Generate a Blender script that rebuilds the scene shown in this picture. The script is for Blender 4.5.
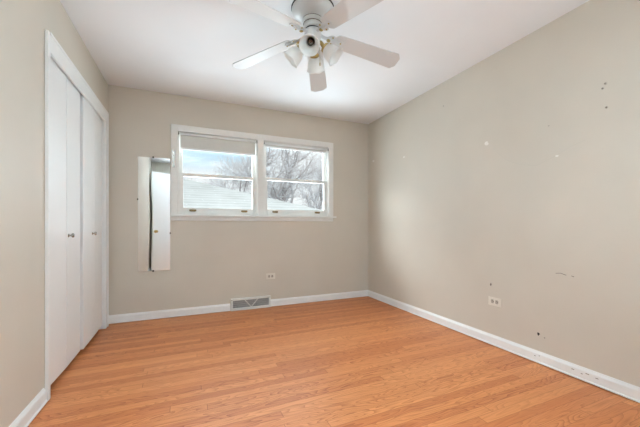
import bpy, bmesh, math, random
from math import sin, cos, pi, radians
from mathutils import Vector, Matrix

for o in list(bpy.data.objects):
    bpy.data.objects.remove(o)
SC = bpy.context.scene
COL = SC.collection

# ------------------------------------------------------------------ room numbers
XL, XR, YB, YF, YH = -0.751, 2.349, 3.712, -0.46, -1.7
H = 2.44
YAW = 0.40845

# ------------------------------------------------------------------ camera
cam = bpy.data.cameras.new('camera')
cam.sensor_width = 36.0
cam.lens = 305.34 / 640 * 36.0
cam.shift_y = 11.78 / 640
cam.shift_x = -0.0004
cam.clip_start = 0.01
cam.clip_end = 500
camo = bpy.data.objects.new('camera', cam)
COL.objects.link(camo)
camo.location = (0, 0, 1.006)
camo.rotation_euler = (pi / 2, 0, -YAW)
SC.camera = camo

# ------------------------------------------------------------------ exposure
vs = SC.view_settings
vs.view_transform = 'Standard'
vs.look = 'None'
vs.exposure = 0.2
vs.gamma = 1.0
vs.use_curve_mapping = False

# ------------------------------------------------------------------ sky
SKY_STRENGTH = 1.0
world = bpy.data.worlds.new('winter_sky')
SC.world = world
world.use_nodes = True
wn, wl = world.node_tree.nodes, world.node_tree.links
wn.clear()
w_out = wn.new('ShaderNodeOutputWorld')
w_bg = wn.new('ShaderNodeBackground')
w_bg.inputs['Strength'].default_value = SKY_STRENGTH
w_tc = wn.new('ShaderNodeTexCoord')
w_map = wn.new('ShaderNodeMapping')
w_map.inputs['Scale'].default_value = (3.4, 3.4, 8.0)
w_map.inputs['Location'].default_value = (0.35, 0.1, 0.28)
w_ns = wn.new('ShaderNodeTexNoise')
w_ns.inputs['Scale'].default_value = 1.7
w_ns.inputs['Detail'].default_value = 6
w_sep = wn.new('ShaderNodeSeparateXYZ')


def w_range(sock, a, b):
    r = wn.new('ShaderNodeMapRange')
    r.interpolation_type = 'SMOOTHSTEP'
    r.inputs['From Min'].default_value = a
    r.inputs['From Max'].default_value = b
    wl.new(sock, r.inputs['Value'])
    return r.outputs[0]


def w_mul(a, b):
    r = wn.new('ShaderNodeMath')
    r.operation = 'MULTIPLY'
    wl.new(a, r.inputs[0])
    wl.new(b, r.inputs[1])
    return r.outputs[0]


# a blue opening in the cloud cover to the north, whiter cloud elsewhere
wl.new(w_tc.outputs['Generated'], w_map.inputs['Vector'])
wl.new(w_tc.outputs['Generated'], w_sep.inputs[0])
wl.new(w_map.outputs[0], w_ns.inputs['Vector'])
w_clear = w_mul(w_mul(w_range(w_sep.outputs[2], 0.13, 0.215), w_range(w_sep.outputs[0], 0.30, 0.12)), w_range(w_ns.outputs['Fac'], 0.66, 0.46))
w_mx = wn.new('ShaderNodeMix')
w_mx.data_type = 'RGBA'
w_mx.inputs[6].default_value = (0.90, 0.92, 0.94, 1)
w_mx.inputs[7].default_value = (0.56, 0.76, 0.90, 1)
wl.new(w_clear, w_mx.inputs[0])
wl.new(w_mx.outputs[2], w_bg.inputs['Color'])
wl.new(w_bg.outputs[0], w_out.inputs['Surface'])


def lamp(name, kind, loc, target, energy, color=(1, 1, 1), size=None, size_y=None, spread=None):
    l = bpy.data.lights.new(name, kind)
    l.energy = energy
    l.color = color
    if kind == 'AREA':
        l.shape = 'RECTANGLE'
        l.size = size
        l.size_y = size_y or size
        if spread:
            l.spread = spread
    o = bpy.data.objects.new(name, l)
    COL.objects.link(o)
    o.location = loc
    d = Vector(target) - Vector(loc)
    o.rotation_euler = d.to_track_quat('-Z', 'Y').to_euler()
    return o


# pale winter sun on the snow outside, coming over this house from behind
sun = lamp('winter_sun', 'SUN', (0, -10, 20), (4, 8, 0), 1.3, (1.0, 0.96, 0.9))
sun.data.angle = radians(3)
# added area lamp just outside the double window, boosting its daylight
day_fill = lamp('window_daylight_fill', 'AREA', (0.81, 4.02, 1.60), (0.81, 0.0, 1.30), 36, (0.76, 0.90, 1.0), 1.85, 0.95)
# unseen lamps added outside: high beam for the right wall, low snow bounce
beam_fill = lamp('wall_beam_fill', 'AREA', (-3.8, 7.4, 5.3), (0.81, 3.75, 1.6), 760, (0.86, 0.93, 1.0), 3.6, 2.2)
snow_fill = lamp('snow_bounce_fill', 'AREA', (0.9, 6.4, -0.25), (0.81, 3.75, 1.6), 150, (0.72, 0.88, 1.0), 3.0, 1.2)
# unseen fill added near the camera, aimed up to bounce off the ceiling
bounce = lamp('ceiling_bounce_fill', 'AREA', (0.25, 0.25, 1.95), (0.27, 0.31, 2.6), 44, (0.70, 0.87, 1.0), 0.9, 0.5, radians(120))
side_fill = lamp('unseen_side_fill', 'AREA', (1.45, -0.25, 1.0), (-0.75, 2.5, 1.9), 21, (0.74, 0.89, 1.0), 0.9, 0.35)  # unseen fill added beside the camera to brighten the left wall
hall_fill = lamp('unseen_hall_fill', 'POINT', (1.6, -1.2, 2.05), (0, 0, 0), 4, (1.0, 0.97, 0.92))  # weak fill light added out of sight in the hall
hall_fill.data.shadow_soft_size = 0.07

# ------------------------------------------------------------------ materials
def new_mat(name):
    m = bpy.data.materials.new(name)
    m.use_nodes = True
    nt = m.node_tree
    b = nt.nodes['Principled BSDF']
    return m, nt, b


def srgb(r, g, b):
    f = lambda v: (v / 255 / 12.92) if v / 255 <= 0.04045 else ((v / 255 + 0.055) / 1.055) ** 2.4
    return (f(r), f(g), f(b), 1)


def paint(name, col, rough=0.5, var=0.03, scale=6.0, bump=0.02, bscale=180.0, metallic=0.0, spec=0.5):
    m, nt, b = new_mat(name)
    n, l = nt.nodes, nt.links
    tc = n.new('ShaderNodeTexCoord')
    ns = n.new('ShaderNodeTexNoise')
    ns.inputs['Scale'].default_value = scale
    ns.inputs['Detail'].default_value = 4
    l.new(tc.outputs['Object'], ns.inputs['Vector'])
    r = n.new('ShaderNodeValToRGB')
    r.color_ramp.elements[0].position = 0.3
    r.color_ramp.elements[1].position = 0.7
    lo = [max(0, c * (1 - var)) for c in col[:3]] + [1]
    hi = [min(1, c * (1 + var)) for c in col[:3]] + [1]
    r.color_ramp.elements[0].color = lo
    r.color_ramp.elements[1].color = hi
    l.new(ns.outputs['Fac'], r.inputs['Fac'])
    l.new(r.outputs['Color'], b.inputs['Base Color'])
    b.inputs['Roughness'].default_value = rough
    b.inputs['Metallic'].default_value = metallic
    b.inputs['Specular IOR Level'].default_value = spec
    if bump:
        n2 = n.new('ShaderNodeTexNoise')
        n2.inputs['Scale'].default_value = bscale
        n2.inputs['Detail'].default_value = 2
        l.new(tc.outputs['Object'], n2.inputs['Vector'])
        bp = n.new('ShaderNodeBump')
        bp.inputs['Strength'].default_value = bump
        bp.inputs['Distance'].default_value = 0.01
        l.new(n2.outputs['Fac'], bp.inputs['Height'])
        l.new(bp.outputs['Normal'], b.inputs['Normal'])
    return m


WALL = paint('wall_paint', srgb(213, 205, 191), 0.55, 0.025, 2.2, 0.05, 260, spec=0.3)
CEIL = paint('ceiling_paint', srgb(241, 242, 243), 0.8, 0.01, 3, 0.04, 200, spec=0.2)
TRIM = paint('trim_paint', srgb(244, 245, 243), 0.35, 0.02, 9, 0.01)
DOORP = paint('door_paint', srgb(243, 243, 241), 0.4, 0.01, 3, 0.012, 60)
SASH = paint('sash_paint', srgb(238, 237, 232), 0.4, 0.02, 20, 0.01)
FANW = paint('fan_white', srgb(218, 218, 216), 0.3, 0.01, 5, 0)
BLADE = paint('fan_blade', srgb(216, 216, 214), 0.36, 0.01, 5, 0)
BRASS = paint('brass', srgb(190, 168, 112), 0.3, 0.08, 30, 0, metallic=1)
CHROME = paint('chrome', srgb(170, 166, 158), 0.22, 0.05, 30, 0, metallic=1)
DARKM = paint('dark_metal', srgb(70, 62, 52), 0.45, 0.15, 60, 0, metallic=0.6)
BRONZE = paint('aged_brass', srgb(128, 104, 66), 0.4, 0.2, 90, 0, metallic=0.8)
BLACK = paint('black', srgb(24, 22, 20), 0.7, 0.1, 20, 0)
GAPM = paint('gap_dark', srgb(62, 60, 58), 0.7, 0.1, 20, 0)
PLATE = paint('outlet_ivory', srgb(232, 226, 214), 0.35, 0.01, 20, 0)
RECEP = paint('receptacle_ivory', srgb(186, 178, 164), 0.4, 0.01, 20, 0)
VENTM = paint('vent_enamel', srgb(236, 236, 231), 0.4, 0.04, 30, 0)
VENTB = paint('vent_inside', srgb(92, 92, 90), 0.6, 0.05, 30, 0)
VENTG = paint('vent_grille', srgb(186, 188, 187), 0.45, 0.08, 40, 0)
PATCH = paint('spackle', srgb(236, 232, 224), 0.7, 0.03, 60, 0.1)
SCUFF = paint('scuff', srgb(140, 130, 118), 0.8, 0.15, 80, 0)
FAINT = paint('faint_mark', srgb(178, 168, 154), 0.8, 0.1, 80, 0)
SHADEF = paint('shade_cloth', srgb(216, 215, 208), 0.75, 0.02, 40, 0.03, 700)
CONE = paint('concrete', srgb(150, 148, 144), 0.9, 0.1, 5, 0.1)
SIDING = paint('siding', srgb(205, 205, 200), 0.7, 0.05, 3, 0.05)
SNOW = paint('snow', srgb(240, 243, 247), 0.9, 0.03, 0.8, 0.2, 4)


def make_floor_mat():
    m, nt, b = new_mat('oak_strip_floor')
    n, l = nt.nodes, nt.links

    def math_(op, a, bb=None, c=None):
        x = n.new('ShaderNodeMath')
        x.operation = op
        for i, v in enumerate((a, bb, c)):
            if v is None:
                continue
            if isinstance(v, (int, float)):
                x.inputs[i].default_value = v
            else:
                l.new(v, x.inputs[i])
        return x.outputs[0]
    tc = n.new('ShaderNodeTexCoord')
    sep = n.new('ShaderNodeSeparateXYZ')
    l.new(tc.outputs['Object'], sep.inputs[0])
    X, Y = sep.outputs[0], sep.outputs[1]
    W = 0.0572
    yr = math_('DIVIDE', Y, W)
    row = math_('FLOOR', yr)
    fy = math_('FRACT', yr)
    wn1 = n.new('ShaderNodeTexWhiteNoise')
    wn1.noise_dimensions = '1D'
    l.new(row, wn1.inputs['W'])
    xo = math_('ADD', X, math_('MULTIPLY', wn1.outputs['Value'], 17.0))
    xr = math_('DIVIDE', xo, 1.55)
    colm = math_('FLOOR', xr)
    fx = math_('FRACT', xr)
    cmb = n.new('ShaderNodeCombineXYZ')
    l.new(row, cmb.inputs[0])
    l.new(colm, cmb.inputs[1])
    wn2 = n.new('ShaderNodeTexWhiteNoise')
    wn2.noise_dimensions = '3D'
    l.new(cmb.outputs[0], wn2.inputs['Vector'])
    rnd = wn2.outputs['Value']
    # grain coordinates shifted per board
    gx = math_('ADD', X, math_('MULTIPLY', rnd, 37.0))
    gy = math_('ADD', Y, math_('MULTIPLY', rnd, 11.0))
    gv = n.new('ShaderNodeCombineXYZ')
    l.new(math_('MULTIPLY', gx, 2.1), gv.inputs[0])
    l.new(math_('MULTIPLY', gy, 15.0), gv.inputs[1])
    # cathedral figure: contour bands of a stretched, warped field
    n_f = n.new('ShaderNodeTexNoise')
    n_f.inputs['Scale'].default_value = 1.0
    n_f.inputs['Detail'].default_value = 1.5
    n_f.inputs['Roughness'].default_value = 0.4
    n_f.inputs['Distortion'].default_value = 0.3
    l.new(gv.outputs[0], n_f.inputs['Vector'])
    band = math_('FRACT', math_('MULTIPLY', n_f.outputs['Fac'], 15.0))
    band = math_('POWER', band, 2.6)
    # plain-sawn figure only on part of the boards
    wn3 = n.new('ShaderNodeTexWhiteNoise')
    wn3.noise_dimensions = '2D'
    l.new(cmb.outputs[0], wn3.inputs['Vector'])
    band = math_('MULTIPLY', band, math_('MULTIPLY_ADD', wn3.outputs['Value'], 0.75, 0.35))
    # pores
    gv2 = n.new('ShaderNodeCombineXYZ')
    l.new(math_('MULTIPLY', gx, 7.0), gv2.inputs[0])
    l.new(math_('MULTIPLY', gy, 260.0), gv2.inputs[1])
    n_p = n.new('ShaderNodeTexNoise')
    n_p.inputs['Scale'].default_value = 1.0
    n_p.inputs['Detail'].default_value = 2
    l.new(gv2.outputs[0], n_p.inputs['Vector'])
    ramp = n.new('ShaderNodeValToRGB')
    e = ramp.color_ramp.elements
    e[0].position = 0.0
    e[0].color = srgb(201, 122, 72)
    e[1].position = 1.0
    e[1].color = srgb(225, 152, 99)
    k = e.new(0.35)
    k.color = srgb(211, 134, 83)
    k = e.new(0.7)
    k.color = srgb(217, 142, 89)
    l.new(rnd, ramp.inputs['Fac'])
    mx1 = n.new('ShaderNodeMix')
    mx1.data_type = 'RGBA'
    mx1.blend_type = 'MULTIPLY'
    mx1.inputs[7].default_value = (0.62, 0.46, 0.34, 1)
    l.new(ramp.outputs['Color'], mx1.inputs[6])
    l.new(math_('MULTIPLY', band, 0.95), mx1.inputs[0])
    mx2 = n.new('ShaderNodeMix')
    mx2.data_type = 'RGBA'
    mx2.blend_type = 'MULTIPLY'
    mx2.inputs[7].default_value = (0.70, 0.58, 0.48, 1)
    l.new(mx1.outputs[2], mx2.inputs[6])
    pr = n.new('ShaderNodeMapRange')
    pr.inputs['From Min'].default_value = 0.5
    pr.inputs['From Max'].default_value = 0.75
    pr.inputs['To Max'].default_value = 0.6
    l.new(n_p.outputs['Fac'], pr.inputs['Value'])
    l.new(pr.outputs[0], mx2.inputs[0])
    # seams
    dy = math_('MINIMUM', fy, math_('SUBTRACT', 1.0, fy))
    s1 = math_('LESS_THAN', dy, 0.018)
    dx = math_('MINIMUM', fx, math_('SUBTRACT', 1.0, fx))
    s2 = math_('LESS_THAN', dx, 0.0012)
    seam = math_('MAXIMUM', s1, s2)
    mx3 = n.new('ShaderNodeMix')
    mx3.data_type = 'RGBA'
    mx3.blend_type = 'MULTIPLY'
    mx3.inputs[7].default_value = (0.55, 0.42, 0.32, 1)
    l.new(math_('MULTIPLY', seam, 0.7), mx3.inputs[0])
    l.new(mx2.outputs[2], mx3.inputs[6])
    l.new(mx3.outputs[2], b.inputs['Base Color'])
    b.inputs['Roughness'].default_value = 0.42
    b.inputs['Specular IOR Level'].default_value = 0.35
    bp = n.new('ShaderNodeBump')
    bp.inputs['Strength'].default_value = 0.08
    bp.inputs['Distance'].default_value = 0.002
    l.new(math_('SUBTRACT', 1.0, math_('ADD', seam, math_('MULTIPLY', band, 0.25))), bp.inputs['Height'])
    l.new(bp.outputs['Normal'], b.inputs['Normal'])
    return m


FLOORM = make_floor_mat()


def make_glass():
    m = bpy.data.materials.new('window_glass')
    m.use_nodes = True
    nt = m.node_tree
    n, l = nt.nodes, nt.links
    n.remove(n['Principled BSDF'])
    out = n['Material Output']
    tr = n.new('ShaderNodeBsdfTransparent')
    tr.inputs['Color'].default_value = (0.96, 0.975, 0.97, 1)
    gl = n.new('ShaderNodeBsdfGlossy')
    gl.inputs['Roughness'].default_value = 0.02
    lw = n.new('ShaderNodeLayerWeight')
    lw.inputs['Blend'].default_value = 0.5
    pw = n.new('ShaderNodeMath')
    pw.operation = 'POWER'
    pw.inputs[1].default_value = 5.0
    l.new(lw.outputs['Facing'], pw.inputs[0])
    fr = n.new('ShaderNodeMath')
    fr.operation = 'MULTIPLY_ADD'
    fr.inputs[1].default_value = 0.5
    fr.inputs[2].default_value = 0.02
    l.new(pw.outputs[0], fr.inputs[0])
    mx = n.new('ShaderNodeMixShader')
    l.new(fr.outputs[0], mx.inputs[0])
    l.new(tr.outputs[0], mx.inputs[1])
    l.new(gl.outputs[0], mx.inputs[2])
    l.new(mx.outputs[0], out.inputs['Surface'])
    return m


GLASS = make_glass()


def make_mirror():
    m, nt, b = new_mat('mirror_silver')
    n, l = nt.nodes, nt.links
    tc = n.new('ShaderNodeTexCoord')
    ns = n.new('ShaderNodeTexNoise')
    ns.inputs['Scale'].default_value = 3
    l.new(tc.outputs['Object'], ns.inputs['Vector'])
    r = n.new('ShaderNodeValToRGB')
    r.color_ramp.elements[0].color = (0.74, 0.75, 0.745, 1)
    r.color_ramp.elements[1].color = (0.76, 0.77, 0.765, 1)
    l.new(ns.outputs['Fac'], r.inputs['Fac'])
    l.new(r.outputs['Color'], b.inputs['Base Color'])
    b.inputs['Metallic'].default_value = 1
    b.inputs['Roughness'].default_value = 0.015
    return m


MIRROR = make_mirror()


def make_frost():
    m, nt, b = new_mat('frosted_glass')
    n, l = nt.nodes, nt.links
    b.inputs['Base Color'].default_value = srgb(250, 250, 248)
    b.inputs['Roughness'].default_value = 0.35
    out = n['Material Output']
    tl = n.new('ShaderNodeBsdfTranslucent')
    tl.inputs['Color'].default_value = srgb(250, 250, 248)
    mx = n.new('ShaderNodeMixShader')
    tc = n.new('ShaderNodeTexCoord')
    ns = n.new('ShaderNodeTexNoise')
    ns.inputs['Scale'].default_value = 40
    l.new(tc.outputs['Object'], ns.inputs['Vector'])
    mr = n.new('ShaderNodeMapRange')
    mr.inputs['To Min'].default_value = 0.48
    mr.inputs['To Max'].default_value = 0.56
    l.new(ns.outputs['Fac'], mr.inputs['Value'])
    l.new(mr.outputs[0], mx.inputs[0])
    l.new(b.outputs[0], mx.inputs[1])
    l.new(tl.outputs[0], mx.inputs[2])
    l.new(mx.outputs[0], out.inputs['Surface'])
    return m


FROST = make_frost()


def make_bark(name, col, snowiness):
    """bark with snow lying on whatever faces up"""
    m, nt, b = new_mat(name)
    n, l = nt.nodes, nt.links
    g = n.new('ShaderNodeNewGeometry')
    sp = n.new('ShaderNodeSeparateXYZ')
    l.new(g.outputs['Normal'], sp.inputs[0])
    mr = n.new('ShaderNodeMapRange')
    mr.inputs['From Min'].default_value = snowiness - 0.2
    mr.inputs['From Max'].default_value = snowiness + 0.2
    l.new(sp.outputs[2], mr.inputs['Value'])
    tc = n.new('ShaderNodeTexCoord')
    ns = n.new('ShaderNodeTexNoise')
    ns.inputs['Scale'].default_value = 8
    l.new(tc.outputs['Object'], ns.inputs['Vector'])
    r = n.new('ShaderNodeValToRGB')
    r.color_ramp.elements[0].color = [c * 0.75 for c in col[:3]] + [1]
    r.color_ramp.elements[1].color = [c * 1.25 for c in col[:3]] + [1]
    l.new(ns.outputs['Fac'], r.inputs['Fac'])
    mx = n.new('ShaderNodeMix')
    mx.data_type = 'RGBA'
    mx.inputs[7].default_value = srgb(240, 243, 247)
    l.new(mr.outputs[0], mx.inputs[0])
    l.new(r.outputs['Color'], mx.inputs[6])
    l.new(mx.outputs[2], b.inputs['Base Color'])
    b.inputs['Roughness'].default_value = 0.9
    return m


BARK = make_bark('snowy_bark', srgb(164, 157, 155), 0.28)
TWIG = make_bark('snowy_twig', srgb(192, 183, 180), 0.03)


def make_roof():
    m, nt, b = new_mat('snow_dusted_shingles')
    n, l = nt.nodes, nt.links
    tc = n.new('ShaderNodeTexCoord')
    mp = n.new('ShaderNodeMapping')
    mp.inputs['Scale'].default_value = (1, 1, 1)
    l.new(tc.outputs['Object'], mp.inputs['Vector'])
    wv = n.new('ShaderNodeTexWave')
    wv.bands_direction = 'Z'
    wv.inputs['Scale'].default_value = 2.4
    wv.inputs['Distortion'].default_value = 1.2
    wv.inputs['Detail Scale'].default_value = 1.5
    l.new(mp.outputs[0], wv.inputs['Vector'])
    ns = n.new('ShaderNodeTexNoise')
    ns.inputs['Scale'].default_value = 1.3
    ns.inputs['Detail'].default_value = 5
    l.new(mp.outputs[0], ns.inputs['Vector'])
    ad = n.new('ShaderNodeMath')
    ad.operation = 'MULTIPLY_ADD'
    ad.inputs[1].default_value = 0.35
    l.new(wv.outputs['Fac'], ad.inputs[0])
    l.new(ns.outputs['Fac'], ad.inputs[2])
    r = n.new('ShaderNodeValToRGB')
    r.color_ramp.elements[0].position = 0.35
    r.color_ramp.elements[0].color = srgb(188, 189, 186)
    r.color_ramp.elements[1].position = 0.85
    r.color_ramp.elements[1].color = srgb(212, 213, 211)
    l.new(ad.outputs[0], r.inputs['Fac'])
    l.new(r.outputs['Color'], b.inputs['Base Color'])
    b.inputs['Roughness'].default_value = 0.9
    return m


ROOFM = make_roof()

# ------------------------------------------------------------------ mesh helpers
def bm_new():
    return bmesh.new()


def add_box(bm, x0, x1, y0, y1, z0, z1):
    v = [bm.verts.new(p) for p in ((x0, y0, z0), (x1, y0, z0), (x1, y1, z0), (x0, y1, z0),
                                   (x0, y0, z1), (x1, y0, z1), (x1, y1, z1), (x0, y1, z1))]
    for f in ((3, 2, 1, 0), (4, 5, 6, 7), (0, 1, 5, 4), (1, 2, 6, 5), (2, 3, 7, 6), (3, 0, 4, 7)):
        bm.faces.new([v[i] for i in f])
    return v


def add_prism(bm, pts, axis, a, b):
    """extrude a 2D outline along an axis from a to b"""
    def P(p, t):
        if axis == 'x':
            return (t, p[0], p[1])
        if axis == 'y':
            return (p[0], t, p[1])
        return (p[0], p[1], t)
    v0 = [bm.verts.new(P(p, a)) for p in pts]
    v1 = [bm.verts.new(P(p, b)) for p in pts]
    n = len(pts)
    fs = [bm.faces.new(v0), bm.faces.new(v1[::-1])]
    for i in range(n):
        fs.append(bm.faces.new((v0[i], v1[i], v1[(i + 1) % n], v0[(i + 1) % n])))
    bmesh.ops.recalc_face_normals(bm, faces=fs)
    return v0 + v1


def add_lathe(bm, prof, n=32, mat=None):
    """revolve (r, z) profile about z, then apply matrix"""
    rings = []
    for r, z in prof:
        if r < 1e-6:
            rings.append([bm.verts.new((0, 0, z))])
        else:
            rings.append([bm.verts.new((r * cos(2 * pi * i / n), r * sin(2 * pi * i / n), z)) for i in range(n)])
    fs = []
    for a, b in zip(rings, rings[1:]):
        for i in range(n):
            j = (i + 1) % n
            if len(a) == 1 and len(b) > 1:
                fs.append(bm.faces.new((a[0], b[j], b[i])))
            elif len(b) == 1 and len(a) > 1:
                fs.append(bm.faces.new((a[i], a[j], b[0])))
            elif len(a) > 1:
                fs.append(bm.faces.new((a[i], a[j], b[j], b[i])))
    for f in fs:
        f.smooth = True
    vs_ = [v for r in rings for v in r]
    if mat is not None:
        bmesh.ops.transform(bm, matrix=mat, verts=vs_)
    bmesh.ops.recalc_face_normals(bm, faces=fs)
    return vs_


def add_tube(bm, pts, radii, n=8, cap=True):
    pts = [Vector(p) for p in pts]
    if isinstance(radii, (int, float)):
        radii = [radii] * len(pts)
    rings = []
    t0 = (pts[1] - pts[0]).normalized()
    ref = Vector((0, 0, 1)) if abs(t0.z) < 0.9 else Vector((1, 0, 0))
    u = t0.cross(ref).normalized()
    for i, p in enumerate(pts):
        if i == 0:
            t = t0
        elif i == len(pts) - 1:
            t = (pts[i] - pts[i - 1]).normalized()
        else:
            t = (pts[i + 1] - pts[i - 1]).normalized()
        u = (u - t * u.dot(t))
        if u.length < 1e-6:
            u = t.orthogonal()
        u.normalize()
        w = t.cross(u)
        rings.append([bm.verts.new(p + (u * cos(2 * pi * k / n) + w * sin(2 * pi * k / n)) * radii[i]) for k in range(n)])
    for a, b in zip(rings, rings[1:]):
        for k in range(n):
            f = bm.faces.new((a[k], a[(k + 1) % n], b[(k + 1) % n], b[k]))
            f.smooth = True
    if cap:
        bm.faces.new(rings[0][::-1])
        bm.faces.new(rings[-1])


def obj(name, bm, mat, parent=None, bevel=0.0, seg=2, loc=None):
    me = bpy.data.meshes.new(name)
    bm.to_mesh(me)
    bm.free()
    me.materials.append(mat)
    o = bpy.data.objects.new(name, me)
    COL.objects.link(o)
    if loc is not None:
        o.location = loc
    if parent is not None:
        o.parent = parent
    if bevel:
        md = o.modifiers.new('bevel', 'BEVEL')
        md.width = bevel
        md.segments = seg
        md.limit_method = 'ANGLE'
        md.angle_limit = radians(40)
    return o


def box(name, x0, x1, y0, y1, z0, z1, mat, parent=None, bevel=0.0):
    bm = bm_new()
    add_box(bm, x0, x1, y0, y1, z0, z1)
    return obj(name, bm, mat, parent, bevel)


def empty(name, loc=(0, 0, 0), rotz=0.0):
    o = bpy.data.objects.new(name, None)
    o.empty_display_size = 0.05
    COL.objects.link(o)
    o.location = loc
    o.rotation_euler = (0, 0, rotz)
    return o


def tag(o, label=None, cat=None, group=None, kind=None):
    if label:
        o['label'] = label
    if cat:
        o['category'] = cat
    if group:
        o['group'] = group
    if kind:
        o['kind'] = kind
    return o


def struct(o):
    o['kind'] = 'structure'
    return o


# ------------------------------------------------------------------ room shell
T = 0.14
OPX0, OPX1, OPZ0, OPZ1 = -0.107, 1.727, 1.110, 2.047      # double window hole
CY0, CY1, CZ1 = 2.246, 3.560, 2.046                       # closet hole
DX0, DX1, DZ1 = -0.140, 0.680, 2.165                      # doorway hole

struct(box('floor', XL - 0.8, XR + T, YH - T, YB + T, -0.1, 0.0, FLOORM))
struct(box('ceiling', XL - 0.8, XR + T, YH - T, YB + T, H, H + 0.1, CEIL))
bm = bm_new()
add_box(bm, XL - 0.8, OPX0, YB, YB + T, 0, H)
add_box(bm, OPX1, XR + T, YB, YB + T, 0, H)
add_box(bm, OPX0, OPX1, YB, YB + T, 0, OPZ0)
add_box(bm, OPX0, OPX1, YB, YB + T, OPZ1, H)
wall_back = struct(obj('wall_back', bm, WALL))
bm = bm_new()
add_box(bm, XR, XR + T, YH, YB, 0, H)
wall_right = struct(obj('wall_right', bm, WALL))
bm = bm_new()
add_box(bm, XL - 0.1, XL, YH, CY0, 0, H)
add_box(bm, XL - 0.1, XL, CY1, YB, 0, H)
add_box(bm, XL - 0.1, XL, CY0, CY1, CZ1, H)
wall_left = struct(obj('wall_left', bm, WALL))
# closet interior behind the folding doors
bm = bm_new()
add_box(bm, XL - 0.8, XL - 0.7, CY0 - 0.3, YB, 0, H)
add_box(bm, XL - 0.7, XL - 0.1, CY0 - 0.3, CY0 - 0.2, 0, H)
struct(obj('wall_closet', bm, WALL))
bm = bm_new()
add_box(bm, XL, DX0, YF - 0.1, YF, 0, H)
add_box(bm, DX1, XR, YF - 0.1, YF, 0, H)
add_box(bm, DX0, DX1, YF - 0.1, YF, DZ1, H)
struct(obj('wall_front', bm, WALL))
struct(box('wall_hall', XL - 0.1, XR + T, YH - T, YH, 0, H, WALL))


def baseboard(name, p0, p1, nrm):
    """profile run from p0 to p1, sticking out along nrm"""
    prof = [(0, 0), (0.003, 0), (0.003, 0.007), (0.020, 0.007), (0.020, 0.013), (0.014, 0.018), (0.014, 0.066), (0.011, 0.074), (0.006, 0.080), (0.004, 0.086), (0, 0.088)]
    bm = bm_new()
    p0, p1 = Vector(p0), Vector(p1)
    nn = Vector(nrm)
    a = [bm.verts.new((p0.x + nn.x * d, p0.y + nn.y * d, z)) for d, z in prof]
    b = [bm.verts.new((p1.x + nn.x * d, p1.y + nn.y * d, z)) for d, z in prof]
    n = len(prof)
    fs = [bm.faces.new(a), bm.faces.new(b[::-1])]
    for i in range(n):
        fs.append(bm.faces.new((a[i], b[i], b[(i + 1) % n], a[(i + 1) % n])))
    bmesh.ops.recalc_face_normals(bm, faces=fs)
    return struct(obj(name, bm, TRIM))


VX0, VX1 = 0.458, 0.932
baseboard('baseboard_back', (XL + 0.0, YB, 0), (VX0 - 0.004, YB, 0), (0, -1, 0))
baseboard('baseboard_back_right', (VX1 + 0.004, YB, 0), (XR, YB, 0), (0, -1, 0))
bb_r = baseboard('baseboard_right', (XR, YF, 0), (XR, YB, 0), (-1, 0, 0))
baseboard('baseboard_left', (XL, YF, 0), (XL, 2.205, 0), (1, 0, 0))
baseboard('baseboard_front', (DX1 + 0.08, YF, 0), (XR, YF, 0), (0, 1, 0))

# ------------------------------------------------------------------ closet casing and folding doors
bm = bm_new()
CT = 0.018
add_box(bm, XL, XL + CT, 2.222, 2.252, 0, CZ1 + 0.079)                 # near leg
add_box(bm, XL, XL + CT, 3.552, 3.640, 0, CZ1 + 0.079)                 # far leg
add_box(bm, XL, XL + CT, 2.252, 3.552, CZ1 - 0.034, CZ1 + 0.079)       # head
add_box(bm, XL + CT, XL + CT + 0.006, 3.622, 3.640, 0, CZ1 + 0.079)    # outer bead on the far leg
add_box(bm, XL + CT, XL + CT + 0.006, 2.240, 3.622, CZ1 + 0.062, CZ1 + 0.079)
add_box(bm, XL - 0.1, XL, CY0, CY0 + 0.008, 0, CZ1)                   # jamb linings
add_box(bm, XL - 0.1, XL, CY1 - 0.008, CY1, 0, CZ1)
add_box(bm, XL - 0.1, XL, CY0, CY1, CZ1 - 0.008, CZ1)
trim_closet = struct(obj('trim_1', bm, TRIM, bevel=0.003))


def knob_bm(bm, base, direction, r=0.017, length=0.032):
    d = Vector(direction).normalized()
    M = Matrix.Translation(Vector(base)) @ d.to_track_quat('Z', 'Y').to_matrix().to_4x4()
    add_lathe(bm, [(0, 0), (r * 0.75, 0), (r * 0.7, 0.003), (r * 0.38, 0.006), (r * 0.36, length * 0.45), (r * 0.8, length * 0.58),
                   (r, length * 0.75), (r * 0.85, length * 0.93), (r * 0.4, length), (0, length)], 20, M)


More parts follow.
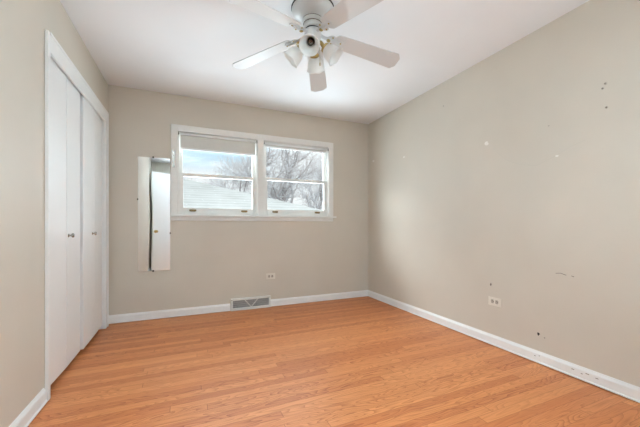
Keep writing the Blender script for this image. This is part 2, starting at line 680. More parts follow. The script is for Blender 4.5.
def bifold(name, y0, y1, yfold, yknob, fold_out, lean, start=0.0):
    """two hinged flush leaves meeting at a slightly folded joint"""
    root = empty(name, (XL - 0.032, (y0 + y1) / 2, 0))
    struct(root)
    xb, th = XL - 0.042, 0.03
    zb, zt = 0.040, CZ1 - 0.020

    def leaf(pa, pb, gap):
        (xa, ya), (xc, yc) = pa, pb
        d = Vector((xc - xa, yc - ya)).normalized()
        nrm = Vector((d.y, -d.x))
        if nrm.x < 0:
            nrm = -nrm
        a = Vector((xa, ya)) + d * gap
        c = Vector((xc, yc)) - d * gap
        out = [a, c, c + nrm * th, a + nrm * th]
        bm = bm_new()
        add_prism(bm, [(p.x - root.location.x, p.y - root.location.y) for p in out], 'z', zb, zt)
        return obj('leaf', bm, DOORP, root, bevel=0.0025), nrm
    l1, n1 = leaf((xb + start, y0), (xb + fold_out, yfold), 0.0035)
    l2, n2 = leaf((xb + fold_out, yfold), (xb + lean, y1), 0.0035)
    # knob on the leaf that carries it
    leafo, nn = (l2, n2) if yknob > yfold else (l1, n1)
    bm = bm_new()
    kx = xb + fold_out * 0.9 + th - root.location.x
    knob_bm(bm, (kx, yknob - root.location.y, 0.936), (1, 0, 0), 0.016, 0.033)
    kn = obj('knob', bm, CHROME, leafo)
    kn['label'] = 'small silver round knob'
    bm = bm_new()
    for yy in (y0 + 0.03, y1 - 0.03):
        add_tube(bm, [(0.0, yy - root.location.y, zt), (0.0, yy - root.location.y, CZ1 - 0.0082)], 0.006, 8)
    obj('pivot_pin', bm, CHROME, root)
    return root


bifold('door_1', 2.256, 2.896, 2.585, 2.622, 0.006, 0.0)
bifold('door_2', 2.910, 3.546, 3.232, 3.172, 0.010, 0.0, 0.015)

# ------------------------------------------------------------------ open room door behind the camera (seen in the mirror)
bm = bm_new()
for x0, x1 in ((DX0 - 0.075, DX0 + 0.006), (DX1 - 0.006, DX1 + 0.075)):
    add_box(bm, x0, x1, YF, YF + 0.018, 0, DZ1 + 0.075)
add_box(bm, DX0 + 0.006, DX1 - 0.006, YF, YF + 0.018, DZ1 - 0.006, DZ1 + 0.075)
struct(obj('trim_3', bm, TRIM, bevel=0.003))
HINGE = Vector((-0.126, -0.42, 0))
FREE = Vector((-0.712, 0.03, 0))
dd = (FREE - HINGE)
DW = dd.length
door3 = struct(empty('door_3', HINGE, math.atan2(dd.y, dd.x)))
# local x runs from hinge to free edge; local -y is towards the room
bm = bm_new()
add_box(bm, 0, DW, -0.035, 0, 0.012, 2.15)
leaf3 = obj('leaf', bm, DOORP, door3, bevel=0.002)
bm = bm_new()
M = Matrix.Translation((DW - 0.06, -0.035, 0.875)) @ Matrix.Rotation(pi / 2, 4, 'X')
add_lathe(bm, [(0, 0), (0.033, 0), (0.032, 0.005), (0.014, 0.009), (0.012, 0.03), (0.026, 0.04), (0.029, 0.052), (0.023, 0.064), (0, 0.068)], 24, M)
k3 = obj('knob', bm, BRASS, leaf3)
k3['label'] = 'round brass door knob'
bm = bm_new()
for z in (0.25, 1.1, 1.95):
    add_tube(bm, [(-0.004, -0.004, z - 0.045), (-0.004, -0.004, z + 0.045)], 0.006, 10)
obj('hinge', bm, BRASS, door3)

# ------------------------------------------------------------------ double window
bm = bm_new()
cy0, cy1 = YB - 0.018, YB
add_box(bm, -0.172, -0.104, cy0, cy1, 1.126, 2.112)
add_box(bm, 1.724, 1.792, cy0, cy1, 1.126, 2.112)
add_box(bm, -0.104, 1.724, cy0, cy1, 2.040, 2.112)
add_box(bm, 0.770, 0.850, cy0, cy1 + 0.128, 1.126, 2.040)               # mullion
add_box(bm, -0.172 - 0.002, 1.826, YB - 0.045, YB + 0.02, 1.104, 1.126)  # stool
add_box(bm, -0.172, 1.792, YB - 0.015, YB, 1.058, 1.104)                # apron
add_box(bm, -0.107, -0.101, YB, YB + 0.13, 1.126, 2.047)                # jamb linings
add_box(bm, 1.721, 1.727, YB, YB + 0.13, 1.126, 2.047)
add_box(bm, -0.101, 1.721, YB, YB + 0.13, 2.041, 2.047)
add_box(bm, -0.107, 1.727, YB + 0.02, YB + 0.17, 1.104, 1.122)          # outer sill
struct(obj('trim_4', bm, SASH, bevel=0.003))


def window(name, x0, x1, zmeet):
    root = struct(empty(name, ((x0 + x1) / 2, YB + 0.05, 1.122)))
    ox, oy, oz = root.location

    def part(nm, boxes, mat, parent=root, bevel=0.002):
        bm = bm_new()
        for b in boxes:
            add_box(bm, b[0] - ox, b[1] - ox, b[2] - oy, b[3] - oy, b[4] - oz, b[5] - oz)
        return obj(nm, bm, mat, parent, bevel)
    # stops on the room side
    part('stop', [(x0, x0 + 0.012, YB, YB + 0.014, 1.126, 2.04), (x1 - 0.012, x1, YB, YB + 0.014, 1.126, 2.04),
                  (x0 + 0.012, x1 - 0.012, YB, YB + 0.014, 2.026, 2.04)], SASH)
    # lower sash (room side)
    s, y0, y1 = 0.052, YB + 0.018, YB + 0.052
    zb, zt = 1.124, zmeet + 0.018
    lo = part('lower_sash', [(x0 + 0.004, x0 + s, y0, y1, zb, zt), (x1 - s, x1 - 0.004, y0, y1, zb, zt),
                             (x0 + s, x1 - s, y0, y1, zb, zb + 0.078), (x0 + s, x1 - s, y0, y1, zt - 0.036, zt)], SASH)
    part('pane', [(x0 + s - 0.004, x1 - s + 0.004, (y0 + y1) / 2 - 0.002, (y0 + y1) / 2 + 0.002, zb + 0.074, zt - 0.032)], GLASS, lo, 0)
    for fx in (x0 + 0.15, x1 - 0.15):
        bm = bm_new()
        c = fx - ox
        yy = y0 - oy
        add_box(bm, c - 0.036, c + 0.036, yy - 0.003, yy, 1.164 - oz, 1.184 - oz)
        add_prism(bm, [(yy - 0.003, 1.166 - oz), (yy - 0.016, 1.160 - oz), (yy - 0.018, 1.164 - oz), (yy - 0.003, 1.176 - oz)], 'x', c - 0.026, c + 0.026)
        for sx in (-0.03, 0.03):
            add_tube(bm, [(c + sx, yy - 0.003, 1.175 - oz), (c + sx, yy - 0.006, 1.175 - oz)], 0.005, 8)
        lf = obj('sash_lift', bm, BRONZE, lo)
        lf['label'] = 'tarnished brass sash lift'
    # upper sash (outer)
    s2, y2, y3 = 0.046, YB + 0.056, YB + 0.090
    zb2, zt2 = zmeet - 0.008, 2.039
    up = part('upper_sash', [(x0 + 0.004, x0 + s2, y2, y3, zb2, zt2), (x1 - s2, x1 - 0.004, y2, y3, zb2, zt2),
                             (x0 + s2, x1 - s2, y2, y3, zb2, zb2 + 0.032), (x0 + s2, x1 - s2, y2, y3, zt2 - 0.05, zt2)], SASH)
    part('pane', [(x0 + s2 - 0.004, x1 - s2 + 0.004, (y2 + y3) / 2 - 0.002, (y2 + y3) / 2 + 0.002, zb2 + 0.028, zt2 - 0.046)], GLASS, up, 0)
    # sash lock on the meeting rail
    bm = bm_new()
    cz = zt - oz
    add_box(bm, -0.028, 0.028, y0 - oy + 0.006, y1 - oy, cz, cz + 0.006)
    add_tube(bm, [(0, y0 - oy + 0.02, cz + 0.006), (0, y0 - oy + 0.02, cz + 0.014)], 0.011, 12)
    add_tube(bm, [(0, y0 - oy + 0.02, cz + 0.011), (0.024, y0 - oy + 0.004, cz + 0.012)], 0.004, 8)
    obj('sash_lock', bm, CHROME, lo)
    return root


win1 = window('window_1', -0.101, 0.770, 1.572)
win2 = window('window_2', 0.850, 1.721, 1.582)
# old hardware screwed to the left casing
bm = bm_new()
cx_, cy_ = -0.146 - win1.location.x, YB - 0.018 - win1.location.y
z0 = 1.122
add_box(bm, cx_ - 0.011, cx_ + 0.011, cy_ - 0.004, cy_, 1.64 - z0, 1.83 - z0)
for z in (1.655, 1.70, 1.735, 1.77, 1.815):
    add_tube(bm, [(cx_, cy_ - 0.004, z - z0), (cx_, cy_ - 0.016, z - z0)], [0.008, 0.006], 10)
hw = obj('casing_bracket', bm, CHROME, win1)
hw['label'] = 'narrow dull metal bracket strip'


# ------------------------------------------------------------------ roller shades
def roller_shade(label, x0, x1, zc, drop, hem_h):
    yc = YB - 0.003
    root = empty('roller_shade', ((x0 + x1) / 2, yc, zc))
    tag(root, label, 'window shade')
    hw_ = (x1 - x0) / 2
    bm = bm_new()
    add_tube(bm, [(-hw_ + 0.008, 0, 0), (hw_ - 0.008, 0, 0)], 0.013, 20)
    obj('roller', bm, TRIM, root)
    for s in (-1, 1):
        bm = bm_new()
        add_box(bm, s * hw_ - 0.002, s * hw_ + 0.002, -0.012, 0.012, -0.016, 0.018)
        add_tube(bm, [(s * (hw_ - 0.010), 0, 0), (s * hw_, 0, 0)], 0.004, 8)
        br = obj('bracket', bm, DARKM, root)
        br['label'] = 'small dark metal bracket'
    bm = bm_new()
    # cloth leaving the back of the roller, a hair of belly
    n = 10
    prof = []
    for i in range(n + 1):
        t = i / n
        prof.append((0.0135 - 0.002 * sin(pi * t), -t * drop))
    vs0 = [[bm.verts.new((sx * (hw_ - 0.018), y, z)) for (y, z) in prof] for sx in (-1, 1)]
    vs1 = [[bm.verts.new((sx * (hw_ - 0.018), y + 0.0012, z)) for (y, z) in prof] for sx in (-1, 1)]
    fs = []
    for i in range(n):
        fs.append(bm.faces.new((vs0[0][i], vs0[1][i], vs0[1][i + 1], vs0[0][i + 1])))
        fs.append(bm.faces.new((vs1[0][i], vs1[0][i + 1], vs1[1][i + 1], vs1[1][i])))
        for k in (0, 1):
            fs.append(bm.faces.new((vs0[k][i], vs0[k][i + 1], vs1[k][i + 1], vs1[k][i])))
    bmesh.ops.recalc_face_normals(bm, faces=fs)
    cl = obj('cloth', bm, SHADEF, root)
    bm = bm_new()
    add_box(bm, -hw_ + 0.018, hw_ - 0.018, 0.009, 0.018, -drop - hem_h, -drop)
    obj('hem_bar', bm, TRIM, cl, bevel=0.002)
    return root


roller_shade('white roller shade pulled partway down over the left window', -0.098, 0.767, 2.018, 0.146, 0.020)
roller_shade('white roller shade rolled almost fully up over the right window', 0.853, 1.718, 2.012, 0.022, 0.022)

# ------------------------------------------------------------------ wavy wall mirror left of the window
MX0, MX1, MZ0, MZ1 = -0.486, -0.179, 0.520, 1.730
mir = empty('wall_mirror', ((MX0 + MX1) / 2, YB, MZ0))
tag(mir, 'tall narrow frameless wavy mirror mounted on the wall left of the window', 'mirror')
bm = bm_new()
NX, NZ = 12, 60
hw_ = (MX1 - MX0) / 2
hz = MZ1 - MZ0
grid = []
for j in range(NZ + 1):
    z = hz * j / NZ
    row = []
    for i in range(NX + 1):
        x = -hw_ + 2 * hw_ * i / NX
        # very slight ripple of old thin plate
        tilt = 0.0010 * sin(2 * pi * z / 0.85 + 0.6) + 0.0004 * sin(2 * pi * z / 0.37)
        row.append(bm.verts.new((x, -0.0062 + tilt * x, z)))
    grid.append(row)
for j in range(NZ):
    for i in range(NX):
        f = bm.faces.new((grid[j][i], grid[j][i + 1], grid[j + 1][i + 1], grid[j + 1][i]))
        f.smooth = True
front_edge = [[bm.verts.new(v.co) for v in (grid[0][0], grid[0][NX], grid[NZ][NX], grid[NZ][0])]]
fe = front_edge[0]
back_v = [bm.verts.new(p) for p in ((-hw_, -0.0005, 0), (hw_, -0.0005, 0), (hw_, -0.0005, hz), (-hw_, -0.0005, hz))]
bm.faces.new(back_v[::-1])
for i in range(4):
    j = (i + 1) % 4
    bm.faces.new((fe[j], fe[i], back_v[i], back_v[j]))
plate = obj('plate', bm, MIRROR, mir)
for (px, pz, ax) in ((-0.01, hz, 'z'), (-0.01, 0, 'z'), (-hw_, 0.76, 'x'), (hw_, 0.40, 'x')):
    bm = bm_new()
    if ax == 'z':
        s = 1 if pz > 0 else -1
        add_box(bm, px - 0.008, px + 0.008, -0.010, -0.0002, min(pz + s * 0.001, pz + s * 0.012), max(pz + s * 0.001, pz + s * 0.012))
        add_box(bm, px - 0.008, px + 0.008, -0.0105, -0.0085, min(pz - s * 0.006, pz + s * 0.012), max(pz - s * 0.006, pz + s * 0.012))
    else:
        s = 1 if px > 0 else -1
        a, b = sorted((px + s * 0.001, px + s * 0.0065))
        add_box(bm, a, b, -0.010, -0.0002, pz - 0.008, pz + 0.008)
        a, b = sorted((px - s * 0.005, px + s * 0.0065))
        add_box(bm, a, b, -0.0105, -0.0085, pz - 0.008, pz + 0.008)
    c = obj('clip', bm, DARKM, mir)
    c['label'] = 'small dark mirror clip'


# ------------------------------------------------------------------ wall outlets (lying sideways)
def outlet(label, loc, rotz):
    root = empty('wall_outlet', loc, rotz)
    tag(root, label, 'outlet', 'sideways ivory wall outlets')
    bm = bm_new()
    w, h2 = 0.0585, 0.036
    add_box(bm, -w, w, -0.0055, -0.0002, -h2, h2)
    plate_ = obj('cover_plate', bm, PLATE, root, bevel=0.003)
    for s in (-1, 1):
        bm = bm_new()
        pts = [(s * 0.0195 + 0.0165 * (abs(cos(a)) ** 0.6) * (1 if cos(a) >= 0 else -1) * 0.82,
                0.0165 * (abs(sin(a)) ** 0.6) * (1 if sin(a) >= 0 else -1)) for a in [2 * pi * k / 24 for k in range(24)]]
        add_prism(bm, pts, 'y', -0.0068, -0.0050)
        rc = obj('receptacle', bm, RECEP, plate_)
        bm = bm_new()
        for dz in (-0.0065, 0.0065):
            add_box(bm, s * 0.0195 - 0.005, s * 0.0195 + 0.004, -0.0071, -0.0066, dz - 0.0013, dz + 0.0013)
        add_tube(bm, [(s * 0.0195 + 0.009, -0.0066, 0), (s * 0.0195 + 0.009, -0.0071, 0)], 0.0028, 10)
        obj('slot', bm, BLACK, rc)
    bm = bm_new()
    add_tube(bm, [(0, -0.0050, 0), (0, -0.0068, 0)], 0.0035, 12)
    obj('screw', bm, PLATE, plate_)
    return root


outlet('small ivory outlet on the back wall under the window', (0.936, YB, 0.376), 0)
outlet('ivory outlet low on the right wall above the white baseboard', (XR, 1.758, 0.369), -pi / 2)

# ------------------------------------------------------------------ wall register (heating vent)
vent = empty('heating_vent', ((VX0 + VX1) / 2, YB, 0.0))
tag(vent, 'white metal heating vent set into the baseboard of the back wall', 'vent')
hw_ = (VX1 - VX0) / 2
bm = bm_new()
D0, D1 = -0.030, -0.0002
add_box(bm, -hw_, -hw_ + 0.022, D0, D1, 0.001, 0.142)
add_box(bm, hw_ - 0.022, hw_, D0, D1, 0.001, 0.142)
add_box(bm, -hw_ + 0.022, hw_ - 0.022, D0, D1, 0.118, 0.142)
add_box(bm, -hw_ + 0.022, hw_ - 0.022, D0, D1, 0.001, 0.030)
vfr = obj('frame', bm, VENTM, vent, bevel=0.003)
bm = bm_new()
add_box(bm, -hw_ + 0.022, hw_ - 0.022, -0.006, -0.002, 0.03, 0.118)
obj('backing', bm, VENTB, vent)
bm = bm_new()
n = 46
for i in range(n):
    x = -hw_ + 0.026 + (2 * hw_ - 0.052) * i / (n - 1)
    add_box(bm, x - 0.0022, x + 0.0022, -0.024, -0.007, 0.031, 0.117)
for z in (0.052, 0.074, 0.096):
    add_box(bm, -hw_ + 0.023, hw_ - 0.023, -0.022, -0.012, z - 0.002, z + 0.002)
obj('grille', bm, VENTG, vent)['label'] = 'grey louvred grille'
bm = bm_new()
for s in (-1, 1):
    x0, x1 = 0.0, s * 0.075
    z0_, z1_ = 0.030, 0.118
    add_prism(bm, [(x0 - 0.006, z0_), (x0 + 0.006, z0_), (x1 + 0.006, z1_), (x1 - 0.006, z1_)], 'y', -0.030, -0.0245)
obj('v_brace', bm, VENTM, vent)['label'] = 'white V shaped brace'
bm = bm_new()
add_tube(bm, [(hw_ - 0.011, D0, 0.075), (hw_ - 0.011, D0 - 0.012, 0.075)], [0.004, 0.003], 10)
add_box(bm, hw_ - 0.016, hw_ - 0.006, D0 - 0.018, D0 - 0.010, 0.06, 0.09)
obj('damper_lever', bm, VENTM, vent)
for s in (-1, 1):
    bm = bm_new()
    add_tube(bm, [(s * (hw_ - 0.011), D0, 0.128), (s * (hw_ - 0.011), D0 - 0.002, 0.128)], 0.005, 10)
    obj('screw', bm, CHROME, vent)

# ------------------------------------------------------------------ marks left on the right wall
def wall_disc(name, y, z, ry, rz, mat, depth=0.0012, seed=0, parent=wall_right):
    rnd = random.Random(seed)
    bm = bm_new()
    pts = []
    n = 14
    for k in range(n):
        a = 2 * pi * k / n
        q = 1 + rnd.uniform(-0.22, 0.22)
        pts.append((y + ry * q * cos(a), z + rz * q * sin(a)))
    add_prism(bm, pts, 'x', XR - depth, XR + 0.001)
    return obj(name, bm, mat, parent)


wall_disc('nail_hole', 1.414, 0.212, 0.0085, 0.011, BLACK, seed=1)['label'] = 'dark round hole above the baseboard'
wall_disc('nail_hole', 1.372, 0.197, 0.004, 0.004, SCUFF, seed=2)
wall_disc('nail_hole', 1.795, 0.508, 0.007, 0.012, SCUFF, seed=3)['label'] = 'ragged chip above the outlet'
wall_disc('nail_hole', 1.800, 0.503, 0.003, 0.007, BLACK, 0.0018, seed=4)
wall_disc('plaster_patch', 1.837, 1.707, 0.018, 0.016, PATCH, seed=5)['label'] = 'small white spackle dab'
wall_disc('plaster_patch', 3.577, 1.893, 0.022, 0.016, PATCH, seed=6)
wall_disc('plaster_patch', 2.928, 1.815, 0.014, 0.012, PATCH, seed=7)
wall_disc('plaster_patch', 1.292, 1.487, 0.010, 0.007, PATCH, seed=8)
wall_disc('nail_hole', 2.318, 2.201, 0.007, 0.008, FAINT, seed=9)
wall_disc('nail_hole', 1.345, 1.712, 0.006, 0.003, FAINT, seed=10)
# thin hairline crack
bm = bm_new()
cr = [(1.80, 1.69), (1.74, 1.61), (1.66, 1.53), (1.55, 1.475), (1.43, 1.445), (1.30, 1.49), (1.22, 1.53), (1.13, 1.555)]
add_tube(bm, [(XR - 0.0002, y, z) for y, z in cr], 0.0009, 5)
obj('hairline_crack', bm, paint('crack_line', srgb(202, 195, 182), 0.8, 0.03, 30, 0), wall_right)
bm = bm_new()
add_tube(bm, [(XR - 0.0002, 1.300, 0.672), (XR - 0.0002, 1.27, 0.677), (XR - 0.0002, 1.235, 0.668)], 0.0022, 5)
add_tube(bm, [(XR - 0.0002, 1.205, 0.668), (XR - 0.0002, 1.19, 0.664)], 0.0025, 5)
obj('scuff_mark', bm, SCUFF, wall_right)
# three screw plugs high on the right
for i, (y, z, lab) in enumerate(((1.024, 1.875, 'topmost of three small screw plugs high on the right wall'),
                                 (1.037, 1.850, 'middle of three small screw plugs high on the right wall'),
                                 (1.019, 1.727, 'lowest of three small screw plugs high on the right wall'))):
    root = empty('screw_plug', (XR, y, z))
    tag(root, lab, 'screw', 'screw plugs left in the right wall')
    bm = bm_new()
    M = Matrix.Rotation(-pi / 2, 4, 'Y')
    add_lathe(bm, [(0, 0.0001), (0.0075, 0.0001), (0.0075, 0.002), (0.004, 0.003), (0.004, 0.002), (0, 0.002)], 14, M)
    obj('collar', bm, RECEP, root)
    bm = bm_new()
    add_lathe(bm, [(0, 0.002), (0.0042, 0.002), (0.0042, 0.0065), (0, 0.0075)], 12, M)
    obj('screw', bm, SCUFF, root)
# chips along the right baseboard
bm = bm_new()
for (y, z, w) in ((1.43, 0.05, 0.012), (1.19, 0.055, 0.016), (1.14, 0.047, 0.01), (1.11, 0.058, 0.02), (1.06, 0.052, 0.014), (1.40, 0.06, 0.006)):
    add_box(bm, XR - 0.0146, XR - 0.0135, y - w / 2, y + w / 2, z - 0.002, z + 0.0018)
obj('paint_chip', bm, SCUFF, bb_r)

# ------------------------------------------------------------------ ceiling fan
FX, FY = 0.7587, 1.8784
fan = empty('ceiling_fan', (FX, FY, H))
tag(fan, 'white five-blade ceiling fan with four frosted tulip lamp shades on the ceiling', 'ceiling fan')
Z = lambda z: z - H
bm = bm_new()
add_lathe(bm, [(0, 0), (0.1425, 0), (0.1425, Z(2.433)), (0, Z(2.433))], 48)
obj('ceiling_plate', bm, GAPM, fan)['label'] = 'dark seam ring against the ceiling'
bm = bm_new()
add_lathe(bm, [(0, Z(2.433)), (0.137, Z(2.433)), (0.139, Z(2.428)), (0.139, Z(2.414)), (0.131, Z(2.397)), (0.116, Z(2.384)), (0.096, Z(2.374)),
               (0.076, Z(2.367)), (0.074, Z(2.364)), (0, Z(2.364))], 48)
obj('motor_housing', bm, FANW, fan)
bm = bm_new()
add_lathe(bm, [(0, Z(2.364)), (0.066, Z(2.364)), (0.066, Z(2.360)), (0.071, Z(2.359)), (0.071, Z(2.350)), (0.067, Z(2.347)), (0.066, Z(2.338)), (0.060, Z(2.337)), (0.060, Z(2.332)), (0, Z(2.332))], 40)
obj('neck_ring', bm, FANW, fan)
for zz, rr in ((2.3625, 0.070), (2.3350, 0.0635)):
    bm = bm_new()
    add_lathe(bm, [(0, Z(zz + 0.0018)), (rr, Z(zz + 0.0018)), (rr, Z(zz - 0.0018)), (0, Z(zz - 0.0018))], 40)
    obj('trim_ring', bm, CHROME, fan)['label'] = 'thin grey metal ring'
bm = bm_new()
add_lathe(bm, [(0, Z(2.332)), (0.061, Z(2.332)), (0.061, Z(2.304)), (0.050, Z(2.302)), (0, Z(2.302))], 40)
obj('flywheel', bm, FANW, fan)
bm = bm_new()
add_lathe(bm, [(0, Z(2.302)), (0.050, Z(2.302)), (0.050, Z(2.292)), (0, Z(2.292))], 32)
obj('seam_ring', bm, BLACK, fan)['label'] = 'dark gap ring'
bm = bm_new()
add_lathe(bm, [(0, Z(2.292)), (0.054, Z(2.292)), (0.057, Z(2.286)), (0.057, Z(2.250)), (0.050, Z(2.238)), (0.052, Z(2.232)), (0.052, Z(2.205)),
               (0.044, Z(2.190)), (0.022, Z(2.182)), (0, Z(2.180))], 40)
fitter = obj('light_kit', bm, FANW, fan)
bm = bm_new()
add_lathe(bm, [(0, Z(2.181)), (0.012, Z(2.180)), (0.013, Z(2.172)), (0.006, Z(2.166)), (0.005, Z(2.158)), (0, Z(2.155))], 20)
obj('finial', bm, BRASS, fan)['label'] = 'brass finial'

PH0 = 1.0993
PITCH = -0.2044
R_TIP, R_ROOT = 0.6285, 0.150
DROOP = 0.1803
for k in range(5):
    ang = PH0 + k * 2 * pi / 5
    # local frame: x radial, y tangential (ccw), droop then pitch about the blade's own axis
    M = (Matrix.Rotation(ang, 4, 'Z') @ Matrix.Translation((0, 0, Z(2.2796))) @ Matrix.Rotation(math.atan(DROOP), 4, 'Y'))
    Mb = M @ Matrix.Rotation(PITCH, 4, 'X')
    wr, wt = 0.057, 0.070
    pts = []
    for j in range(9):                                       # rounded root
        a = pi / 2 + pi * j / 8
        pts.append((R_ROOT + 0.035 + 0.035 * cos(a), wr * sin(a)))
    pts += [(R_TIP - 0.026, -wt), (R_TIP, -wt + 0.034), (R_TIP, wt - 0.034), (R_TIP - 0.026, wt)]
    bm = bm_new()
    v = add_prism(bm, pts, 'z', -0.003, 0.003)
    bmesh.ops.transform(bm, matrix=Mb, verts=bm.verts[:])
    bl = obj('blade', bm, BLADE, fan, bevel=0.0015)
    # decorative blade iron below the blade
    bm = bm_new()
    half = [(0.050, 0.010), (0.085, 0.010), (0.105, 0.018), (0.118, 0.034), (0.135, 0.040), (0.150, 0.034), (0.158, 0.022), (0.170, 0.020),
            (0.188, 0.026), (0.205, 0.020), (0.214, 0.008)]
    out = half + [(x, -y) for x, y in half[::-1]]
    add_prism(bm, out, 'z', -0.0085, -0.0035)
    add_tube(bm, [(0.040, 0, 0.004), (0.075, 0, -0.004), (0.120, 0, -0.010), (0.190, 0, -0.010)], [0.012, 0.011, 0.009, 0.006], 10)
    bmesh.ops.transform(bm, matrix=Mb, verts=bm.verts[:])
    iron = obj('blade_iron', bm, FANW, bl, bevel=0.0015)
    for (sx, sy, rr) in ((0.135, 0.026, 0.006), (0.135, -0.026, 0.006), (0.196, 0, 0.006)):
        bm = bm_new()
        add_lathe(bm, [(0, 0), (rr, 0), (rr * 0.8, -0.004), (0, -0.0055)], 12, Matrix.Translation((sx, sy, -0.0085)))
        bmesh.ops.transform(bm, matrix=Mb, verts=bm.verts[:])
        obj('blade_screw', bm, BRASS, bl)['label'] = 'brass blade screw'
    bm = bm_new()
    add_lathe(bm, [(0, 0), (0.014, 0), (0.011, -0.005), (0.004, -0.008), (0, -0.0085)], 16, Matrix.Translation((0.112, 0, -0.0165)))
    bmesh.ops.transform(bm, matrix=Mb, verts=bm.verts[:])
    obj('boss', bm, BRASS, bl)['label'] = 'round brass boss'

# four lamp arms, sockets and tulip shades
for k in range(4):
    az = radians(240 + 90 * k)
    tilt = radians(44)
    Mz = Matrix.Rotation(az, 4, 'Z')
    axis = Vector((cos(tilt), 0, -sin(tilt)))
    base = Vector((0.078, 0, Z(2.182)))
    bm = bm_new()
    add_tube(bm, [(0.040, 0, Z(2.222)), (0.055, 0, Z(2.214)), tuple(base - axis * 0.012), tuple(base + axis * 0.006)], [0.012, 0.012, 0.013, 0.016], 14)
    bmesh.ops.transform(bm, matrix=Mz, verts=bm.verts[:])
    arm = obj('lamp_arm', bm, BRASS, fan)
    Ms = Mz @ Matrix.Translation(base) @ axis.to_track_quat('Z', 'Y').to_matrix().to_4x4()
    bm = bm_new()
    add_lathe(bm, [(0.0, 0.0), (0.031, 0.0), (0.033, 0.004), (0.031, 0.016), (0.029, 0.016), (0.029, 0.004), (0, 0.004)], 28, Ms)
    obj('shade_holder', bm, BRASS, arm)['label'] = 'brass shade holder cup'
    # shade: thin bell with a scalloped lip
    bm = bm_new()
    outer = [(0.026, 0.004), (0.030, 0.014), (0.041, 0.028), (0.050, 0.045), (0.054, 0.062), (0.055, 0.078), (0.058, 0.092), (0.064, 0.104)]
    inner = [(r - 0.003, z) for r, z in outer[::-1]]
    n = 36
    rings = []
    for (r, z) in outer + inner:
        sc_amp = max(0.0, (z - 0.07) / 0.038)
        rings.append([bm.verts.new(((r + 0.0012 * sc_amp * cos(6 * t)) * cos(t), (r + 0.0012 * sc_amp * cos(6 * t)) * sin(t),
                                    z + 0.0025 * sc_amp * cos(6 * t))) for t in [2 * pi * i / n for i in range(n)]])
    fs = []
    for a, b in zip(rings, rings[1:] + rings[:1]):
        for i in range(n):
            f = bm.faces.new((a[i], a[(i + 1) % n], b[(i + 1) % n], b[i]))
            f.smooth = True
            fs.append(f)
    bmesh.ops.transform(bm, matrix=Ms, verts=bm.verts[:])
    bmesh.ops.recalc_face_normals(bm, faces=fs)
    shd = obj('lamp_shade', bm, FROST, fan)
    bm = bm_new()
    add_lathe(bm, [(0.0, 0.005), (0.019, 0.005), (0.019, 0.038), (0.0165, 0.040), (0.0165, 0.012), (0, 0.012)], 22, Ms)
    so = obj('socket', bm, BLACK, shd)
    so['label'] = 'empty dark lamp socket'
    bm = bm_new()
    add_lathe(bm, [(0.0, 0.0125), (0.0155, 0.0125), (0.0155, 0.036), (0.0135, 0.036), (0.0135, 0.015), (0.006, 0.016), (0.004, 0.020), (0, 0.021)], 22, Ms)
    so2 = obj('socket_contact', bm, CHROME, shd)
# pull chain hanging from the right side of the light kit
bm = bm_new()
chx, chy = 0.048, 0.012
add_tube(bm, [(chx, chy, Z(2.215)), (chx + 0.008, chy, Z(2.208)), (chx + 0.009, chy, Z(2.10))], 0.0012, 6)
add_lathe(bm, [(0, 0.012), (0.003, 0.010), (0.004, 0.0), (0.003, -0.010), (0, -0.012)], 10, Matrix.Translation((chx + 0.009, chy, Z(2.092))))
obj('pull_chain', bm, BRASS, fan)['label'] = 'thin brass pull chain'

# ------------------------------------------------------------------ outside: snow, neighbour's house, bare trees
GZ = -0.8
bm = bm_new()
rnd = random.Random(4)
N = 40
gv = [[bm.verts.new((-40 + 90 * i / N, YB + 0.6 + 70 * j / N, GZ + (0 if j == 0 else rnd.uniform(-0.05, 0.05)))) for i in range(N + 1)] for j in range(N + 1)]
for j in range(N):
    for i in range(N):
        bm.faces.new((gv[j][i], gv[j][i + 1], gv[j + 1][i + 1], gv[j + 1][i])).smooth = True
struct(obj('ground', bm, SNOW))

house = empty('neighbor_house', (-4, 17, GZ))
tag(house, 'low house with a snow-dusted hip roof seen through the window', 'house')
hx, hy, hz_ = -4, 17, GZ


def hp(x, y, z):
    return (x - hx, y - hy, z - hz_)


bm = bm_new()
ex0, ex1, ey0, ey1, ez, rz = -14.1, 6.1, 12.8, 21.2, 1.62, 3.33
E_ = [bm.verts.new(hp(*p)) for p in ((ex0, ey0, ez), (ex1, ey0, ez), (ex1, ey1, ez), (ex0, ey1, ez))]
Eb = [bm.verts.new(hp(p[0], p[1], ez - 0.16)) for p in ((ex0, ey0), (ex1, ey0), (ex1, ey1), (ex0, ey1))]
Rr = [bm.verts.new(hp(-8.0, 17, rz)), bm.verts.new(hp(0.0, 17, rz))]
bm.faces.new((E_[0], E_[1], Rr[1], Rr[0]))
bm.faces.new((E_[1], E_[2], Rr[1]))
bm.faces.new((E_[2], E_[3], Rr[0], Rr[1]))
bm.faces.new((E_[3], E_[0], Rr[0]))
for i in range(4):
    bm.faces.new((Eb[i], Eb[(i + 1) % 4], E_[(i + 1) % 4], E_[i]))
bm.faces.new(Eb[::-1])
obj('roof', bm, ROOFM, house)['label'] = 'pale snow-dusted hip roof'
bm = bm_new()
add_box(bm, ex0 + 0.5 - hx, ex1 - 0.5 - hx, ey0 + 0.5 - hy, ey1 - 0.5 - hy, 0, ez - 0.16 - hz_)
obj('wall', bm, SIDING, house)
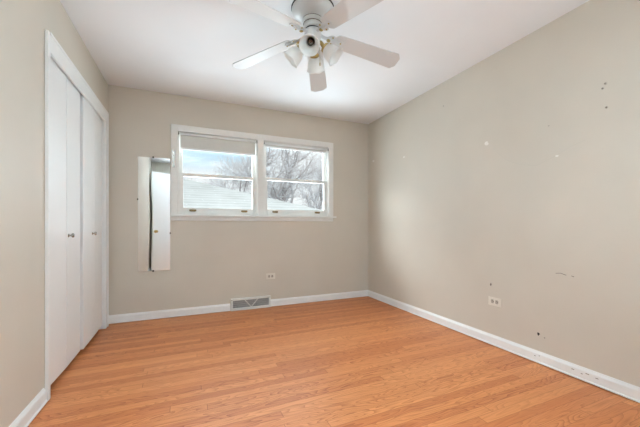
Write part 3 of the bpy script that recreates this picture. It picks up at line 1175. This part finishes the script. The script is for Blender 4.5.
for wx in (-9, -5, -1, 3):
    bm = bm_new()
    for (a, b, c, d) in ((wx - 0.6, wx + 0.6, 0.1, 0.18), (wx - 0.6, wx + 0.6, 1.12, 1.2), (wx - 0.6, wx - 0.52, 0.18, 1.12), (wx + 0.52, wx + 0.6, 0.18, 1.12)):
        add_box(bm, a - hx, b - hx, ey0 + 0.46 - hy, ey0 + 0.5 - hy, c - hz_, d - hz_)
    wf = obj('window', bm, SASH, house)
    bm = bm_new()
    add_box(bm, wx - 0.52 - hx, wx + 0.52 - hx, ey0 + 0.48 - hy, ey0 + 0.5 - hy, 0.18 - hz_, 1.12 - hz_)
    obj('pane', bm, GAPM, wf)


def tree(label, base, height, spread, seed, stems, trunk_r, twig_levels=4, group=None, name='bare_tree', lean=0.0, dens=1.0):
    rnd = random.Random(seed)
    root = empty(name, base)
    tag(root, label, 'tree', group)
    tb, wb = bm_new(), bm_new()
    cnt = [0]

    def grow(p, d, length, r, lev):
        n = 5 if lev < 2 else 4
        pts, q, dirn = [p.copy()], p.copy(), d.copy()
        for i in range(n):
            dirn = (dirn + Vector((rnd.gauss(0, 1), rnd.gauss(0, 1), rnd.gauss(0, 0.8))) * (0.13 + 0.03 * lev) + Vector((0, 0, 0.04))).normalized()
            q = q + dirn * (length / n)
            pts.append(q.copy())
        r1 = r * 0.55
        radii = [r + (r1 - r) * i / n for i in range(n + 1)]
        add_tube(tb if lev < 2 else wb, pts, radii, 7 if lev < 2 else 3, False)
        cnt[0] += 1
        if lev >= twig_levels:
            return
        kids = int(round((4 if lev == 0 else 5 if lev == 1 else 6) * dens))
        for k in range(kids):
            t = rnd.uniform(0.35, 1.0) if lev == 0 else rnd.uniform(0.15, 1.0)
            i = min(int(t * n), n - 1)
            s = pts[i].lerp(pts[i + 1], t * n - i)
            ax = (pts[i + 1] - pts[i]).normalized()
            perp = ax.orthogonal().normalized()
            perp.rotate(Matrix.Rotation(rnd.uniform(0, 2 * pi), 3, ax))
            a = rnd.uniform(0.45, 1.05)
            nd = (ax * cos(a) + perp * sin(a) * spread).normalized()
            if lev >= 1 and nd.z < -0.3:
                nd.z *= 0.3
                nd.normalize()
            grow(s, nd, length * rnd.uniform(0.5, 0.72), max(radii[i] * 0.6, 0.008), lev + 1)
        grow(pts[-1], dirn, length * 0.65, max(r1, 0.008), lev + 1)
    for s in range(stems):
        a = 2 * pi * s / max(stems, 1) + rnd.uniform(-0.4, 0.4)
        d = Vector((cos(a) * (0.3 if stems > 1 else 0.05) + lean, sin(a) * (0.25 if stems > 1 else 0.05), 1)).normalized()
        grow(Vector((cos(a) * trunk_r * 0.6 if stems > 1 else 0, 0, -0.1)), d, height * 0.42, trunk_r, 0)
    obj('trunk', tb, BARK, root)
    obj('twigs', wb, TWIG, root)
    return root


tree('large bare snow-covered tree filling the right window', (8.0, 27.5, GZ), 11.8, 1.0, 11, 2, 0.30, 4, dens=1.0)
tree('bare tree with a leaning limb at the right edge of the right window', (15.0, 36.0, GZ), 13.5, 1.0, 23, 1, 0.26, 4, lean=-0.35, dens=1.15)
tree('bare snowy tree behind the roof at the right side of the left window', (6.0, 38.0, GZ), 12.0, 1.0, 37, 1, 0.2, 4, dens=1.15)
tree('small bare tree rising above the roof at the left side of the left window', (1.0, 33.5, GZ), 8.6, 0.9, 41, 1, 0.12, 4)
tree('low bare tree behind the roof in the middle of the left window', (4.4, 53.0, GZ), 12.5, 1.1, 53, 2, 0.14, 4)
